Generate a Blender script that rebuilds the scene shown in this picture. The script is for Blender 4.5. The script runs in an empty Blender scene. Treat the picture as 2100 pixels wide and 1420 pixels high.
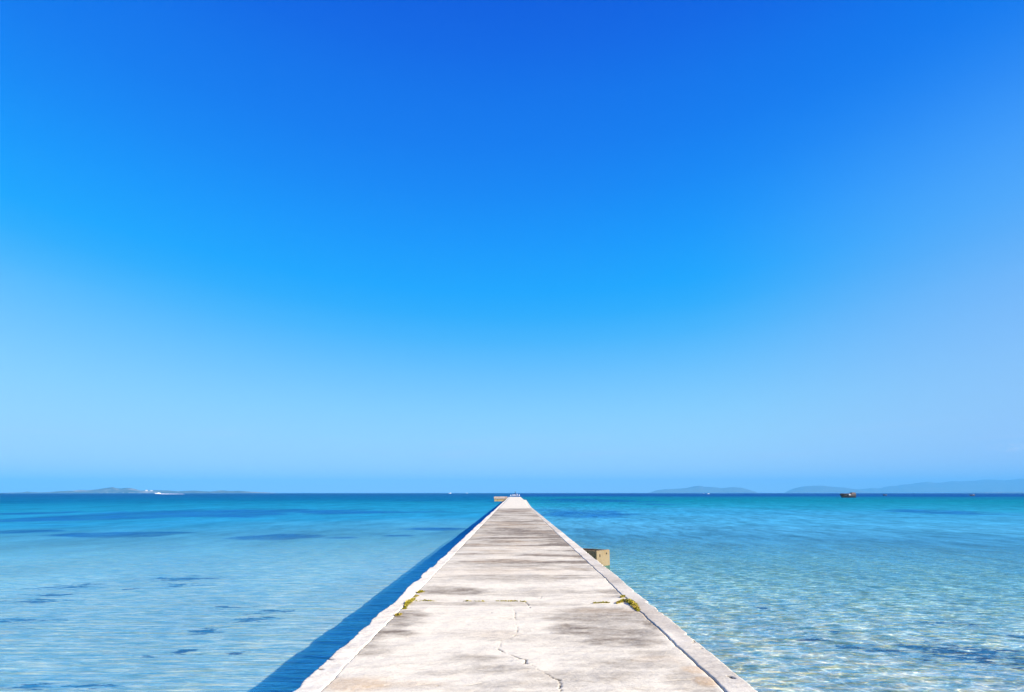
import bpy, bmesh, math, random
import numpy as np
from mathutils import Vector, Matrix

R = math.radians
C = bpy.context.scene.collection
sc = bpy.context.scene

# ------------------------------------------------------------------ camera
EYE, DECK, WATER = 2.5, 1.0, 0.0        # heights in metres above the water
PITCH = math.atan(301 / 1400)
cd = bpy.data.cameras.new('camera')
cd.sensor_width = 36; cd.lens = 24.0; cd.clip_start = 0.1; cd.clip_end = 200000
cam = bpy.data.objects.new('camera', cd); C.objects.link(cam)
cam.location = (0, 0, EYE)
cam.rotation_euler = (R(90) + PITCH, 0, math.atan(3 / 1432))
sc.camera = cam

# ------------------------------------------------------------------ light and exposure
SUN_EL, SUN_AZ = 26.8, 125.0            # azimuth clockwise from the pier's axis (+Y)
sv = Vector((math.sin(R(SUN_AZ)) * math.cos(R(SUN_EL)), math.cos(R(SUN_AZ)) * math.cos(R(SUN_EL)), math.sin(R(SUN_EL))))
sl = bpy.data.lights.new('sun', 'SUN'); sl.energy = 5.0; sl.angle = R(0.5); sl.color = (1.0, 0.88, 0.74)
so = bpy.data.objects.new('sun', sl); C.objects.link(so)
so.rotation_euler = (-sv).to_track_quat('-Z', 'Y').to_euler(); so.location = (20, -20, 30)

vs = sc.view_settings
vs.view_transform = 'Standard'; vs.look = 'None'; vs.gamma = 1; vs.exposure = 1.3; vs.use_curve_mapping = False
sc.cycles.use_denoising = True
sc.cycles.max_bounces = 6; sc.cycles.transparent_max_bounces = 8; sc.cycles.volume_bounces = 0
sc.cycles.sample_clamp_indirect = 4


def lin(c):
    return tuple((v / 255 / 12.92 if v <= 10 else ((v / 255 + .055) / 1.055) ** 2.4) for v in c)


# ------------------------------------------------------------------ node helper
class NT:
    def __init__(s, tree):
        s.t = tree; s.n = tree.nodes; s.l = tree.links

    def new(s, typ, inp=None, **kw):
        n = s.n.new(typ)
        for k, v in kw.items():
            setattr(n, k, v)
        for k, v in (inp or {}).items():
            s.put(n.inputs[k], v)
        return n

    def put(s, sock, v):
        if hasattr(v, 'is_output'):
            s.l.new(v, sock)
        elif hasattr(v, 'outputs'):
            s.l.new(v.outputs[0], sock)
        else:
            if isinstance(v, (tuple, list)) and len(v) == 3 and sock.type == 'RGBA':
                v = tuple(v) + (1,)
            sock.default_value = v

    def m(s, op, a, b=0.0, c=0.0, clamp=False):
        n = s.n.new('ShaderNodeMath'); n.operation = op; n.use_clamp = clamp
        s.put(n.inputs[0], a); s.put(n.inputs[1], b); s.put(n.inputs[2], c)
        return n.outputs[0]

    def vm(s, op, a, b=(0, 0, 0), scale=None):
        n = s.n.new('ShaderNodeVectorMath'); n.operation = op
        s.put(n.inputs[0], a); s.put(n.inputs[1], b)
        if scale is not None: s.put(n.inputs['Scale'], scale)
        return n.outputs['Value'] if op in ('DOT_PRODUCT', 'LENGTH', 'DISTANCE') else n.outputs[0]

    def mix(s, f, a, b, blend='MIX'):
        n = s.n.new('ShaderNodeMix'); n.data_type = 'RGBA'; n.blend_type = blend; n.clamp_factor = True
        s.put(n.inputs[0], f); s.put(n.inputs[6], a); s.put(n.inputs[7], b)
        return n.outputs[2]

    def fmix(s, f, a, b):
        n = s.n.new('ShaderNodeMix'); n.data_type = 'FLOAT'
        s.put(n.inputs[0], f); s.put(n.inputs[2], a); s.put(n.inputs[3], b)
        return n.outputs[0]

    def ss(s, v, a, b, lo=0.0, hi=1.0):
        n = s.n.new('ShaderNodeMapRange'); n.interpolation_type = 'SMOOTHSTEP'
        s.put(n.inputs[0], v)
        for i, q in enumerate((a, b, lo, hi)): s.put(n.inputs[i + 1], q)
        return n.outputs[0]

    def ramp(s, v, stops, interp='LINEAR'):
        n = s.n.new('ShaderNodeValToRGB'); cr = n.color_ramp; cr.interpolation = interp
        while len(cr.elements) < len(stops): cr.elements.new(0.5)
        for e, (p, c) in zip(cr.elements, stops):
            e.position = p; e.color = tuple(c) + (1,)
        s.put(n.inputs[0], v)
        return n.outputs[0]

    def noise(s, vec, scale, detail=2, rough=.5, dist=0.0, dim='3D'):
        n = s.n.new('ShaderNodeTexNoise'); n.noise_dimensions = dim
        s.put(n.inputs['Vector'], vec)
        n.inputs['Scale'].default_value = scale; n.inputs['Detail'].default_value = detail
        n.inputs['Roughness'].default_value = rough; n.inputs['Distortion'].default_value = dist
        return n.outputs[0]


def material(name):
    m = bpy.data.materials.new(name); m.use_nodes = True
    m.node_tree.nodes.clear()
    g = NT(m.node_tree)
    out = g.new('ShaderNodeOutputMaterial')
    return m, g, out


# ------------------------------------------------------------------ sky
SKY = [(.00, (205, 231, 248)), (.02, (194, 228, 250)), (.045, (178, 223, 252)), (.076, (162, 219, 253)), (.11, (144, 212, 254)), (.147, (122, 201, 254)),
       (.182, (98, 191, 254)), (.217, (68, 181, 253)), (.252, (36, 172, 253)), (.286, (6, 165, 254)), (.353, (0, 149, 252)),
       (.416, (0, 133, 246)), (.476, (0, 120, 240)), (.531, (0, 111, 235)), (.583, (0, 99, 229)), (.629, (0, 90, 223)),
       (.80, (0, 72, 190)), (1.0, (0, 60, 165))]
w = bpy.data.worlds.new('World'); sc.world = w; w.use_nodes = True
w.node_tree.nodes.clear()
g = NT(w.node_tree)
wout = g.new('ShaderNodeOutputWorld')
sky = g.new('ShaderNodeTexSky', sky_type='NISHITA', sun_disc=False, sun_elevation=R(SUN_EL), sun_rotation=R(SUN_AZ),
            air_density=1.0, dust_density=0.3, ozone_density=3.0)
tc = g.new('ShaderNodeTexCoord').outputs['Generated']
sep = g.new('ShaderNodeSeparateXYZ', {0: tc})
dx, dy, dz = sep.outputs
dxx = g.m('MULTIPLY', dx, dx)
low = g.m('MULTIPLY', dz, 4.0, clamp=True)
s_ = g.m('SUBTRACT', dz, g.m('MULTIPLY', g.m('MULTIPLY', dxx, .155), low))
ramp = g.ramp(s_, [(p, lin(c)) for p, c in SKY])
# the air is paler and a little more violet towards the sun's side
tint = g.m('MULTIPLY', g.ss(dx, .22, .66), g.ss(s_, .52, .16))
ramp = g.mix(g.m('MULTIPLY', tint, .38), ramp, lin((150, 176, 245)))
# thin wisps low over the sea
wv = g.vm('MULTIPLY', tc, (3, 3, 38))
wn = g.ss(g.noise(wv, 1.6, 4, .55), .52, .74)
wb = g.m('MULTIPLY', g.ss(dz, .028, .05), g.ss(dz, .10, .06))
ramp = g.mix(g.m('MULTIPLY', g.m('MULTIPLY', wn, wb), .28), ramp, lin((190, 214, 250)))
# one small puff of cloud above the eastern hills
cl = g.vm('SUBTRACT', g.vm('NORMALIZE', tc), (.582, .811, .052))
cl = g.vm('LENGTH', g.vm('MULTIPLY', cl, (42, 42, 150)))
cn = g.noise(g.vm('MULTIPLY', tc, (90, 90, 220)), 1.0, 3, .6)
cl = g.m('MULTIPLY', g.ss(cl, 1.1, .1), g.ss(cn, .42, .7))
ramp = g.mix(g.m('MULTIPLY', cl, .6), ramp, lin((215, 232, 252)))
col = g.vm('SCALE', ramp, scale=10.0 / 2 ** vs.exposure)   # to the sky texture's radiance at background strength 0.1
col = g.mix(.006, col, sky)
bg = g.new('ShaderNodeBackground', {0: col, 1: 0.1})
g.l.new(bg.outputs[0], wout.inputs[0])


# ------------------------------------------------------------------ object helpers
def tag(o, label=None, cat=None, group=None, kind=None):
    if label: o['label'] = label
    if cat: o['category'] = cat
    if group: o['group'] = group
    if kind: o['kind'] = kind
    return o


def empty(name, loc=(0, 0, 0), rz=0.0):
    o = bpy.data.objects.new(name, None); C.objects.link(o)
    o.location = loc; o.rotation_euler = (0, 0, rz); o.empty_display_size = .2
    return o


def link(name, me, mat, parent=None):
    o = bpy.data.objects.new(name, me); C.objects.link(o)
    if mat: me.materials.append(mat)
    if parent: o.parent = parent
    return o


def from_bm(name, bm, mat, parent=None, smooth=False):
    me = bpy.data.meshes.new(name)
    bmesh.ops.recalc_face_normals(bm, faces=bm.faces)
    bm.to_mesh(me); bm.free()
    if smooth:
        for p in me.polygons: p.use_smooth = True
    return link(name, me, mat, parent)


def grid_mesh(name, X, Y, Z, smooth=True):
    """A sheet from 2-D arrays."""
    r, c = X.shape
    co = np.stack([X, Y, Z], -1).reshape(-1, 3).astype(np.float32)
    i = np.arange(r * c).reshape(r, c)
    f = np.stack([i[:-1, :-1], i[:-1, 1:], i[1:, 1:], i[1:, :-1]], -1).reshape(-1, 4)
    return raw_mesh(name, co, f, smooth)


def raw_mesh(name, co, f, smooth=False):
    me = bpy.data.meshes.new(name)
    me.vertices.add(len(co)); me.vertices.foreach_set('co', np.ascontiguousarray(co, np.float32).ravel())
    me.loops.add(f.size); me.loops.foreach_set('vertex_index', f.ravel().astype(np.int32))
    me.polygons.add(len(f))
    me.polygons.foreach_set('loop_start', np.arange(len(f), dtype=np.int32) * f.shape[1])
    me.polygons.foreach_set('use_smooth', np.full(len(f), smooth, bool))
    me.update(calc_edges=True); me.validate()
    return me


def attr(me, name, v):
    a = me.attributes.new(name, 'FLOAT', 'POINT'); a.data.foreach_set('value', np.ascontiguousarray(v, np.float32).ravel())


def hash2(i, j, seed):
    n = (i.astype(np.int64) * 374761393 + j.astype(np.int64) * 668265263 + seed * 1274126177) & 0xffffffff
    n = ((n ^ (n >> 13)) * 1274126177) & 0xffffffff
    return ((n ^ (n >> 16)) & 0xffff) / 65535.0


def vnoise(x, y, seed=0):
    i, j = np.floor(x), np.floor(y); u, v = x - i, y - j
    u = u * u * (3 - 2 * u); v = v * v * (3 - 2 * v)
    a, b, c, d = hash2(i, j, seed), hash2(i + 1, j, seed), hash2(i, j + 1, seed), hash2(i + 1, j + 1, seed)
    return (a * (1 - u) + b * u) * (1 - v) + (c * (1 - u) + d * u) * v


def fbm(x, y, seed=0, octv=5, gain=.5):
    x = np.asarray(x, float); y = np.asarray(y, float); t = 0; a = 1; s = 0
    for k in range(octv):
        t = t + a * vnoise(x * 2 ** k + 17.3 * k, y * 2 ** k + 5.1 * k, seed + k); s += a; a *= gain
    return t / s


def sst(v, a, b):
    t = np.clip((v - a) / (b - a), 0, 1); return t * t * (3 - 2 * t)


# a pixel of the 2100 px photograph -> a point on the level H metres below the eye
def plane(px, py, H):
    d = py - 1011.0
    Y = 1464.0 * H / d + H * math.tan(PITCH)
    return (px - 1053.0) / d * H / math.cos(PITCH), Y


def far(px, Y):
    return (px - 1053.0) * Y * math.cos(PITCH) / 1400.0


# ------------------------------------------------------------------ materials: water and seabed
def make_water():
    m, g, out = material('sea_water')
    P = g.new('ShaderNodeNewGeometry').outputs['Position']
    sp = g.new('ShaderNodeSeparateXYZ', {0: P}); x, y, z = sp.outputs
    flat = g.new('ShaderNodeCombineXYZ', {0: x, 1: y, 2: 0.0}).outputs[0]
    dist = g.vm('LENGTH', flat)
    right = g.ss(x, -1.0, 1.2)
    # --- waves: open chop on the right, fine combed ripples in the lee on the left
    ca = g.noise(g.vm('MULTIPLY', flat, (2.2, 4.2, 1)), 1.0, 3, .55, .4)
    cb = g.noise(g.vm('MULTIPLY', flat, (.55, 1.1, 1)), 1.0, 2, .5, .6)
    hr = g.m('ADD', g.m('MULTIPLY', ca, .13), g.m('MULTIPLY', cb, .15))
    la = g.noise(g.vm('MULTIPLY', flat, (1.4, 6.5, 1)), 1.0, 4, .62, .5)
    lb = g.noise(g.vm('MULTIPLY', flat, (.35, 1.6, 1)), 1.0, 2, .5, .3)
    lc = g.noise(g.vm('MULTIPLY', flat, (.5, 3.4, 1)), 1.0, 2, .5, .4)
    hl = g.m('ADD', g.m('MULTIPLY', la, .055), g.m('MULTIPLY', lb, .15))
    hl = g.m('ADD', hl, g.m('MULTIPLY', lc, .08))
    h = g.fmix(right, hl, hr)
    bump = g.new('ShaderNodeBump', {'Height': h, 'Strength': 1.0, 'Distance': 1.0})
    # --- body colour of the deeper water, by distance from the shore and broad patches
    big = g.noise(flat, .012, 5, .55, .6)
    mid = g.noise(g.vm('MULTIPLY', flat, (.045, .03, 1)), 1.0, 4, .55, .5)
    gust = g.noise(g.vm('MULTIPLY', flat, (.16, .05, 1)), 1.0, 5, .65, .3)
    strk = g.noise(g.vm('MULTIPLY', flat, (.05, .05, 1)), 1.0, 7, .7, .8)
    wob = g.m('ADD', g.m('MULTIPLY', g.m('SUBTRACT', big, .5), .9), g.m('MULTIPLY', g.m('SUBTRACT', mid, .5), .5))
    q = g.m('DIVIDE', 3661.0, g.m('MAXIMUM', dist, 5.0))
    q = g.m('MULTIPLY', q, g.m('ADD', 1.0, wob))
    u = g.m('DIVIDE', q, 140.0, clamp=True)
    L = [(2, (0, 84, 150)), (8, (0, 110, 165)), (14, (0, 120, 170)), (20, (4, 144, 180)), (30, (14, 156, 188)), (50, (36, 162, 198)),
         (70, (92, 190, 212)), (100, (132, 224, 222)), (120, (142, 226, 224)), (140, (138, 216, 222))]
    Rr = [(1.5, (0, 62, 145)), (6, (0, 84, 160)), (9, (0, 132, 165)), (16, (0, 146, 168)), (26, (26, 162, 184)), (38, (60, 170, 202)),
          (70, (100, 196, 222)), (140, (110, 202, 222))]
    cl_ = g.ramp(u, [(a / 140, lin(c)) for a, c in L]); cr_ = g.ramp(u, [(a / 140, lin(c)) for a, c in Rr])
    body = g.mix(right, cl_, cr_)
    # beds of sea grass seen as deep blue patches
    def patch(cx, cy, rx, ry, soft=.5):
        d = g.vm('MULTIPLY', g.vm('SUBTRACT', flat, (cx, cy, 0)), (1 / rx, 1 / ry, 1))
        d = g.m('ADD', g.vm('LENGTH', d), g.m('ADD', g.m('MULTIPLY', g.m('SUBTRACT', mid, .5), 2.2), g.m('MULTIPLY', g.m('SUBTRACT', strk, .5), 4.5)))
        return g.ss(d, 1.15, .65)
    def px(x0, y0, rx, ry):
        X, Y = plane(x0, y0, EYE); d = y0 - 1011
        return X, Y, rx / d * EYE, Y * ry / d
    pt = None
    for a in ((330, 1057, 200, 11), (480, 1050, 200, 8), (720, 1050, 160, 5), (600, 1102, 110, 5), (700, 1103, 60, 3), (240, 1097, 110, 4), (330, 1094, 60, 3), (30, 1091, 60, 4), (820, 1099, 60, 3), (80, 1052, 80, 4), (900, 1085, 60, 3),
              (1180, 1026, 110, 4), (1940, 1050, 130, 4), (1170, 1052, 110, 7)):
        p_ = patch(*px(*a)); pt = p_ if pt is None else g.m('MAXIMUM', pt, p_)
    rag = g.noise(g.vm('MULTIPLY', flat, (.32, .16, 1)), 1.0, 6, .72, .5)
    pt = g.m('MULTIPLY', pt, g.ss(rag, .30, .58, .35, 1.0))
    body = g.mix(g.m('MULTIPLY', pt, .9), body, lin((0, 96, 165)))
    body = g.vm('SCALE', body, scale=g.ss(rag, .30, .70, .82, 1.18))
    rip = g.noise(g.vm('MULTIPLY', flat, (1.0, .28, 1)), 1.0, 6, .72, .6)
    ripf = g.fmix(right, g.ss(rip, .30, .70, .84, 1.16), g.ss(rip, .32, .68, .62, 1.38))
    body = g.vm('SCALE', body, scale=ripf)  # light and dark of the ripples put into the body colour
    body = g.vm('SCALE', body, scale=g.ss(gust, .25, .75, .48, .70))
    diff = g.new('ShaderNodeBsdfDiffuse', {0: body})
    # --- clear water near the shore: ripple-focused sun light painted into its clear colour, a faint blue tint
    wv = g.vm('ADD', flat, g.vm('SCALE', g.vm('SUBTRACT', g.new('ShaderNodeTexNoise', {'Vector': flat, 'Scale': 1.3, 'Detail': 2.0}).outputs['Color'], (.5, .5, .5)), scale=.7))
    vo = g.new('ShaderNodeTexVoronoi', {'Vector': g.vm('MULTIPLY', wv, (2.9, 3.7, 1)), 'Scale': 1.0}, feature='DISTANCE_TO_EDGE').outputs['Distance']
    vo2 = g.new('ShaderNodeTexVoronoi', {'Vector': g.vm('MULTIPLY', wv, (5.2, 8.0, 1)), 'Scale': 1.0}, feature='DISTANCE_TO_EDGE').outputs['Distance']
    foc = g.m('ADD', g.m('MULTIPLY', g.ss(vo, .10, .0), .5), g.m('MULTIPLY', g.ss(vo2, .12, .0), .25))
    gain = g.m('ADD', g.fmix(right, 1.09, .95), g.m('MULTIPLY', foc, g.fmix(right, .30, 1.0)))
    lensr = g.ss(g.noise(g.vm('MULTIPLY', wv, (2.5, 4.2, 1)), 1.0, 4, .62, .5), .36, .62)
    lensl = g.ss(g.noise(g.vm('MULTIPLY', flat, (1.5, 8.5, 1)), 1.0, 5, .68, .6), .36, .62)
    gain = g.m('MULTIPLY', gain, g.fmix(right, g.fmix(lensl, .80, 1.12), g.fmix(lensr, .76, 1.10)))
    near = g.ss(dist, 30.0, 9.0)
    tr = g.mix(lensr, g.mix(near, (.48, .80, .955), (.62, .84, .95)), g.mix(near, (.66, .92, .965), (1.0, 1.0, .95)))
    nl_ = g.ss(dist, 60.0, 14.0)
    tl = g.mix(lensl, g.mix(nl_, (.48, .86, .95), (.58, .88, .93)), g.mix(nl_, (.68, .95, .95), (.95, 1.0, .89)))
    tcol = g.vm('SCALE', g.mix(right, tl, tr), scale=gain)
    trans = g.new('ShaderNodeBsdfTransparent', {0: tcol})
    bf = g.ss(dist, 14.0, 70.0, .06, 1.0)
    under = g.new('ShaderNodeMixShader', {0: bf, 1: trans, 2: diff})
    # --- reflection of the sky
    fr = g.new('ShaderNodeFresnel', {'IOR': 1.333, 'Normal': bump})
    cap = g.fmix(right, g.ss(dist, 15.0, 60.0, .58, .32), g.ss(dist, 12.0, 60.0, .50, .38))
    cap = g.m('MULTIPLY', cap, g.ss(dist, 40.0, 260.0, 1.0, .22))
    cap = g.m('MULTIPLY', cap, g.fmix(right, 1.0, g.ss(rip, .32, .68, .7, 1.3)))
    cap = g.m('MULTIPLY', cap, g.ss(gust, .25, .75, .8, 1.2))
    ff = g.m('MINIMUM', g.m('MULTIPLY', fr, g.fmix(right, 1.25, 1.0)), cap)
    gl = g.new('ShaderNodeBsdfGlossy', {'Color': (.22, .78, 1, 1), 'Roughness': g.fmix(right, g.ss(dist, 8.0, 40.0, .08, .42), g.ss(dist, 8.0, 60.0, .05, .42)), 'Normal': bump})
    sh = g.new('ShaderNodeMixShader', {0: ff, 1: under, 2: gl})
    g.l.new(sh.outputs[0], out.inputs[0])
    return m


def make_bed():
    m, g, out = material('sandy_seabed')
    P = g.new('ShaderNodeNewGeometry').outputs['Position']
    sp = g.new('ShaderNodeSeparateXYZ', {0: P}); x, y, z = sp.outputs
    flat = g.new('ShaderNodeCombineXYZ', {0: x, 1: y, 2: 0.0}).outputs[0]
    right = g.ss(x, -1.0, 1.2)
    n1 = g.noise(g.vm('MULTIPLY', flat, (.55, .9, 1)), 1.0, 5, .6, .4)
    n2 = g.noise(g.vm('MULTIPLY', flat, (1.6, 3.6, 1)), 1.0, 4, .6, .3)
    sand = g.mix(n1, (.68, .63, .49), (.90, .83, .60))
    sand = g.mix(g.m('MULTIPLY', g.ss(n2, .45, .58), .85), sand, (.46, .40, .15))
    nl = g.noise(g.vm('MULTIPLY', flat, (.5, 5.0, 1)), 1.0, 4, .6, .3)
    sandl = g.mix(n1, (.66, .70, .64), (.84, .84, .74))
    sandl = g.mix(g.m('MULTIPLY', g.ss(nl, .48, .62), .85), sandl, (.80, .70, .48))
    sand = g.mix(right, sandl, sand)
    # weed: scattered tufts and the beds the photograph shows
    nz = g.noise(g.vm('MULTIPLY', flat, (.9, 2.2, 1)), 1.0, 5, .65, .6)
    fine = g.noise(g.vm('MULTIPLY', flat, (3.0, 9.0, 1)), 1.0, 4, .65, .4)
    wn1 = g.fmix(right, g.noise(g.vm('MULTIPLY', flat, (1.1, 2.6, 1)), 1.0, 6, .68, .4), g.noise(g.vm('MULTIPLY', flat, (2.2, 5.0, 1)), 1.0, 6, .68, .5))
    def px(x0, y0, rx, ry):
        H = EYE + .5; X, Y = plane(x0, y0, H); d = y0 - 1011
        return X, Y, rx / d * H, Y * ry / d
    spk = g.noise(g.vm('MULTIPLY', flat, (1.3, 5.0, 1)), 1.0, 3, .6, .5)
    pt = g.m('MULTIPLY', g.m('MAXIMUM', g.ss(spk, .68, .74), g.ss(nz, .68, .74)), .75)
    for a in ((380, 1180, 70, 5), (365, 1195, 45, 5), (150, 1196, 60, 5), (75, 1228, 70, 5), (110, 1215, 50, 3), (50, 1273, 75, 5), (520, 1270, 40, 6),
              (412, 1295, 34, 6), (372, 1335, 28, 7), (300, 1347, 40, 5), (485, 1342, 18, 6), (140, 1410, 110, 6), (270, 1203, 20, 3), (560, 1254, 40, 4), (470, 1245, 30, 4),
              (2000, 1343, 115, 24), (1945, 1336, 60, 13), (1880, 1327, 45, 7), (1745, 1330, 40, 7), (1830, 1336, 40, 5), (1920, 1275, 45, 4), (1562, 1248, 12, 4), (2085, 1303, 30, 4), (1710, 1295, 16, 4),
              (1990, 1280, 20, 3), (1670, 1313, 30, 4)):
        X, Y, rx, ry = px(*a)
        d = g.vm('MULTIPLY', g.vm('SUBTRACT', flat, (X, Y, 0)), (.64 / rx, .76 / ry, 1))
        d = g.m('ADD', g.vm('LENGTH', d), g.m('ADD', g.m('MULTIPLY', g.m('SUBTRACT', wn1, .5), 4.5), g.m('MULTIPLY', g.m('SUBTRACT', fine, .5), 2.6)))
        pt = g.m('MAXIMUM', pt, g.ss(d, .62, .22))
    c = g.mix(g.m('MULTIPLY', pt, .94), sand, g.mix(right, (.01, .06, .18), (.02, .045, .10)))
    b = g.new('ShaderNodeBsdfPrincipled', {'Base Color': c, 'Roughness': .95, 'Specular IOR Level': .1})
    bump = g.new('ShaderNodeBump', {'Height': n2, 'Strength': .5, 'Distance': .06})
    g.l.new(bump.outputs[0], b.inputs['Normal'])
    g.l.new(b.outputs[0], out.inputs[0])
    return m


FAR = 14000.0
ax = np.concatenate([-np.geomspace(FAR, 8, 16), [0], np.geomspace(8, FAR, 16)])
ay = np.concatenate([[-FAR, -3000, -300, -30, 0], np.geomspace(8, FAR, 18)])
gx, gy = np.meshgrid(ax, ay)
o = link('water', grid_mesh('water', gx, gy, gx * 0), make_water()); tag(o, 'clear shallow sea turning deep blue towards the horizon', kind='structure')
bx = np.concatenate([-np.geomspace(900, 6, 40), [0], np.geomspace(6, 900, 40)])
by = np.concatenate([[-900, -100, -20, 0], np.geomspace(6, 900, 60)])
gx, gy = np.meshgrid(bx, by)
dd = np.hypot(gx, gy)
gz = -.5 - .012 * np.clip(dd - 20, 0, None) + (fbm(gx / 6, gy / 6, 5) - .5) * .1 * sst(dd, 200, 20)
o = link('seabed', grid_mesh('seabed', gx, gy, gz), make_bed()); tag(o, 'pale sandy seabed with weed patches under shallow water', kind='structure')


# ------------------------------------------------------------------ materials: concrete
def make_concrete(name, light, dark, tan, fine=1.0, attrs=True):
    m, g, out = material(name)
    P = g.new('ShaderNodeNewGeometry').outputs['Position']
    n1 = g.noise(g.vm('MULTIPLY', P, (1, 2.0, 1)), 5.0, 6, .65)
    n2 = g.noise(P, 30.0, 6, .75)
    n3 = g.noise(P, 95.0, 3, .65)
    if attrs:
        st = g.new('ShaderNodeAttribute', attribute_name='stain').outputs['Fac']
        tn = g.new('ShaderNodeAttribute', attribute_name='tan').outputs['Fac']
        ck = g.new('ShaderNodeAttribute', attribute_name='crack').outputs['Fac']  # cracks, plus the shade painted down the joint sides
    else:
        st = g.ss(g.noise(P, .9, 5, .6), .4, .7); tn = g.ss(g.noise(P, .6, 4, .6), .55, .75); ck = 0.0
    s = g.m('ADD', st, g.m('MULTIPLY', g.m('SUBTRACT', n1, .5), .9 * fine))
    s = g.m('ADD', s, g.m('MULTIPLY', g.m('SUBTRACT', n2, .5), 1.0 * fine), clamp=True)
    c = g.mix(s, light, dark)
    c = g.mix(g.m('MULTIPLY', tn, g.ss(n2, .3, .65, .5, 1.0)), c, tan)
    c = g.mix(g.m('MULTIPLY', g.ss(n3, .60, .68), .5), c, tuple(v * .35 for v in dark))
    c = g.mix(ck, c, (.02, .016, .012))
    b = g.new('ShaderNodeBsdfPrincipled', {'Base Color': c, 'Roughness': .92, 'Specular IOR Level': .15})
    h = g.m('ADD', g.m('MULTIPLY', n2, .6), g.m('MULTIPLY', n1, .8))
    bump = g.new('ShaderNodeBump', {'Height': h, 'Strength': .6, 'Distance': .014})
    g.l.new(bump.outputs[0], b.inputs['Normal'])
    g.l.new(b.outputs[0], out.inputs[0])
    return m


M_DECK = make_concrete('weathered_concrete', (.66, .622, .50), (.175, .145, .108), (.44, .29, .14))
M_EDGE = make_concrete('edge_concrete', (.69, .66, .55), (.30, .265, .21), (.42, .31, .20))
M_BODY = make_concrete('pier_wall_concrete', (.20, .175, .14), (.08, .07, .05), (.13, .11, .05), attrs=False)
M_BOX = make_concrete('box_concrete', (.21, .165, .10), (.12, .092, .055), (.20, .13, .055), attrs=False)
M_FAR = make_concrete('old_concrete', (.42, .34, .29), (.26, .20, .15), (.30, .22, .10), attrs=False)

# ------------------------------------------------------------------ pier
XL, XR = -1.714, 1.895                   # outer faces
JL, JR = -1.490, 1.640                   # joints between the deck and the edge strips
END = 262.0
pier = empty('pier', (0, 0, 0))
tag(pier, 'long straight concrete pier with stained deck running out to sea', 'pier')


def xr(y):                               # the right side swells a little near the far end
    return XR + np.interp(y, [0, 75, 100, 150, 152, 200, 262], [0, 0, .28, .85, .40, .55, .75])


def wob(y, k, amp, seed):
    return amp * (fbm(np.asarray(y) * k, np.asarray(y) * 0 + seed * 3.1, seed, 5, .6) - .5) * 2


def left_edge(y):
    y = np.asarray(y, float)
    chip = np.clip(fbm(y * 1.1, y * 0 + 4, 31, 5, .6) - .52, 0, 1) * .16 * sst(y, 40, 8)
    return XL + wob(y, .5, .022, 3) + wob(y, 4.0, .014, 8) + chip + wob(y, .11, .04, 12) * sst(y, 8, 20)


def right_edge(y):
    y = np.asarray(y, float)
    return xr(y) + wob(y, .7, .016, 41) + wob(y, 5, .012, 43) - np.clip(fbm(y * 1.7, y * 0 + 7, 47, 5, .65) - .62, 0, 1) * .25 * sst(y, 60, 10)


def joint_l(y): return JL + wob(y, 1.2, .022, 51) + wob(y, 7, .010, 52)
def joint_r(y): return JR + wob(y, 1.0, .020, 61) + wob(y, 6, .014, 62)


def gap_r(y):
    y = np.asarray(y, float)
    return np.clip(.0005 + .009 * sst(y, 9.1, 8.3) + wob(y, 5, .008, 65), .001, .03) * sst(y, 60, 20) + .0015


def gap_l(y):
    y = np.asarray(y, float)
    return np.clip(.002 + wob(y, 3, .006, 66), .001, .012)


# stains placed where the photograph has them: (x, y, rx, ry, amount) in its pixels
STAIN = [(820, 1272, 60, 18, .75), (800, 1312, 70, 22, .8), (760, 1338, 60, 10, .6), (930, 1212, 90, 9, .7), (1000, 1239, 200, 5, .42), (1230, 1262, 120, 18, .6),
         (1190, 1292, 60, 14, .7), (1270, 1300, 90, 22, .65), (1340, 1280, 30, 16, .7), (1250, 1318, 110, 9, .6), (960, 1352, 70, 10, .45), (1010, 1372, 90, 10, .5),
         (1300, 1362, 120, 14, .4), (1180, 1385, 150, 14, .38), (900, 1378, 60, 8, .35), (1420, 1400, 50, 24, .45), (1260, 1212, 60, 5, .6), (1290, 1222, 60, 4, .5), (1120, 1215, 120, 4, .35),
         (1340, 1340, 60, 10, .35), (1050, 1405, 130, 10, .35)]
WHITE = [(950, 1275, 110, 20, .9), (900, 1320, 130, 18, .8), (1080, 1278, 50, 16, .8), (860, 1360, 110, 18, .8), (1100, 1335, 90, 10, .6), (760, 1385, 70, 14, .6),
         (1010, 1226, 160, 4, .7), (1290, 1236, 60, 4, .6), (1150, 1352, 130, 9, .45), (1250, 1345, 70, 7, .5), (1000, 1395, 110, 8, .3), (850, 1415, 70, 8, .5), (1150, 1245, 30, 5, .3)]
TAN = [(740, 1405, 80, 14, .55), (860, 1405, 60, 8, .25), (1425, 1375, 26, 9, .55), (1445, 1398, 24, 10, .6), (1330, 1262, 16, 14, .45), (1350, 1352, 60, 8, .18), (690, 1398, 40, 8, .35),
       (1240, 1252, 80, 6, .22), (1010, 1300, 60, 10, .12)]
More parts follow.
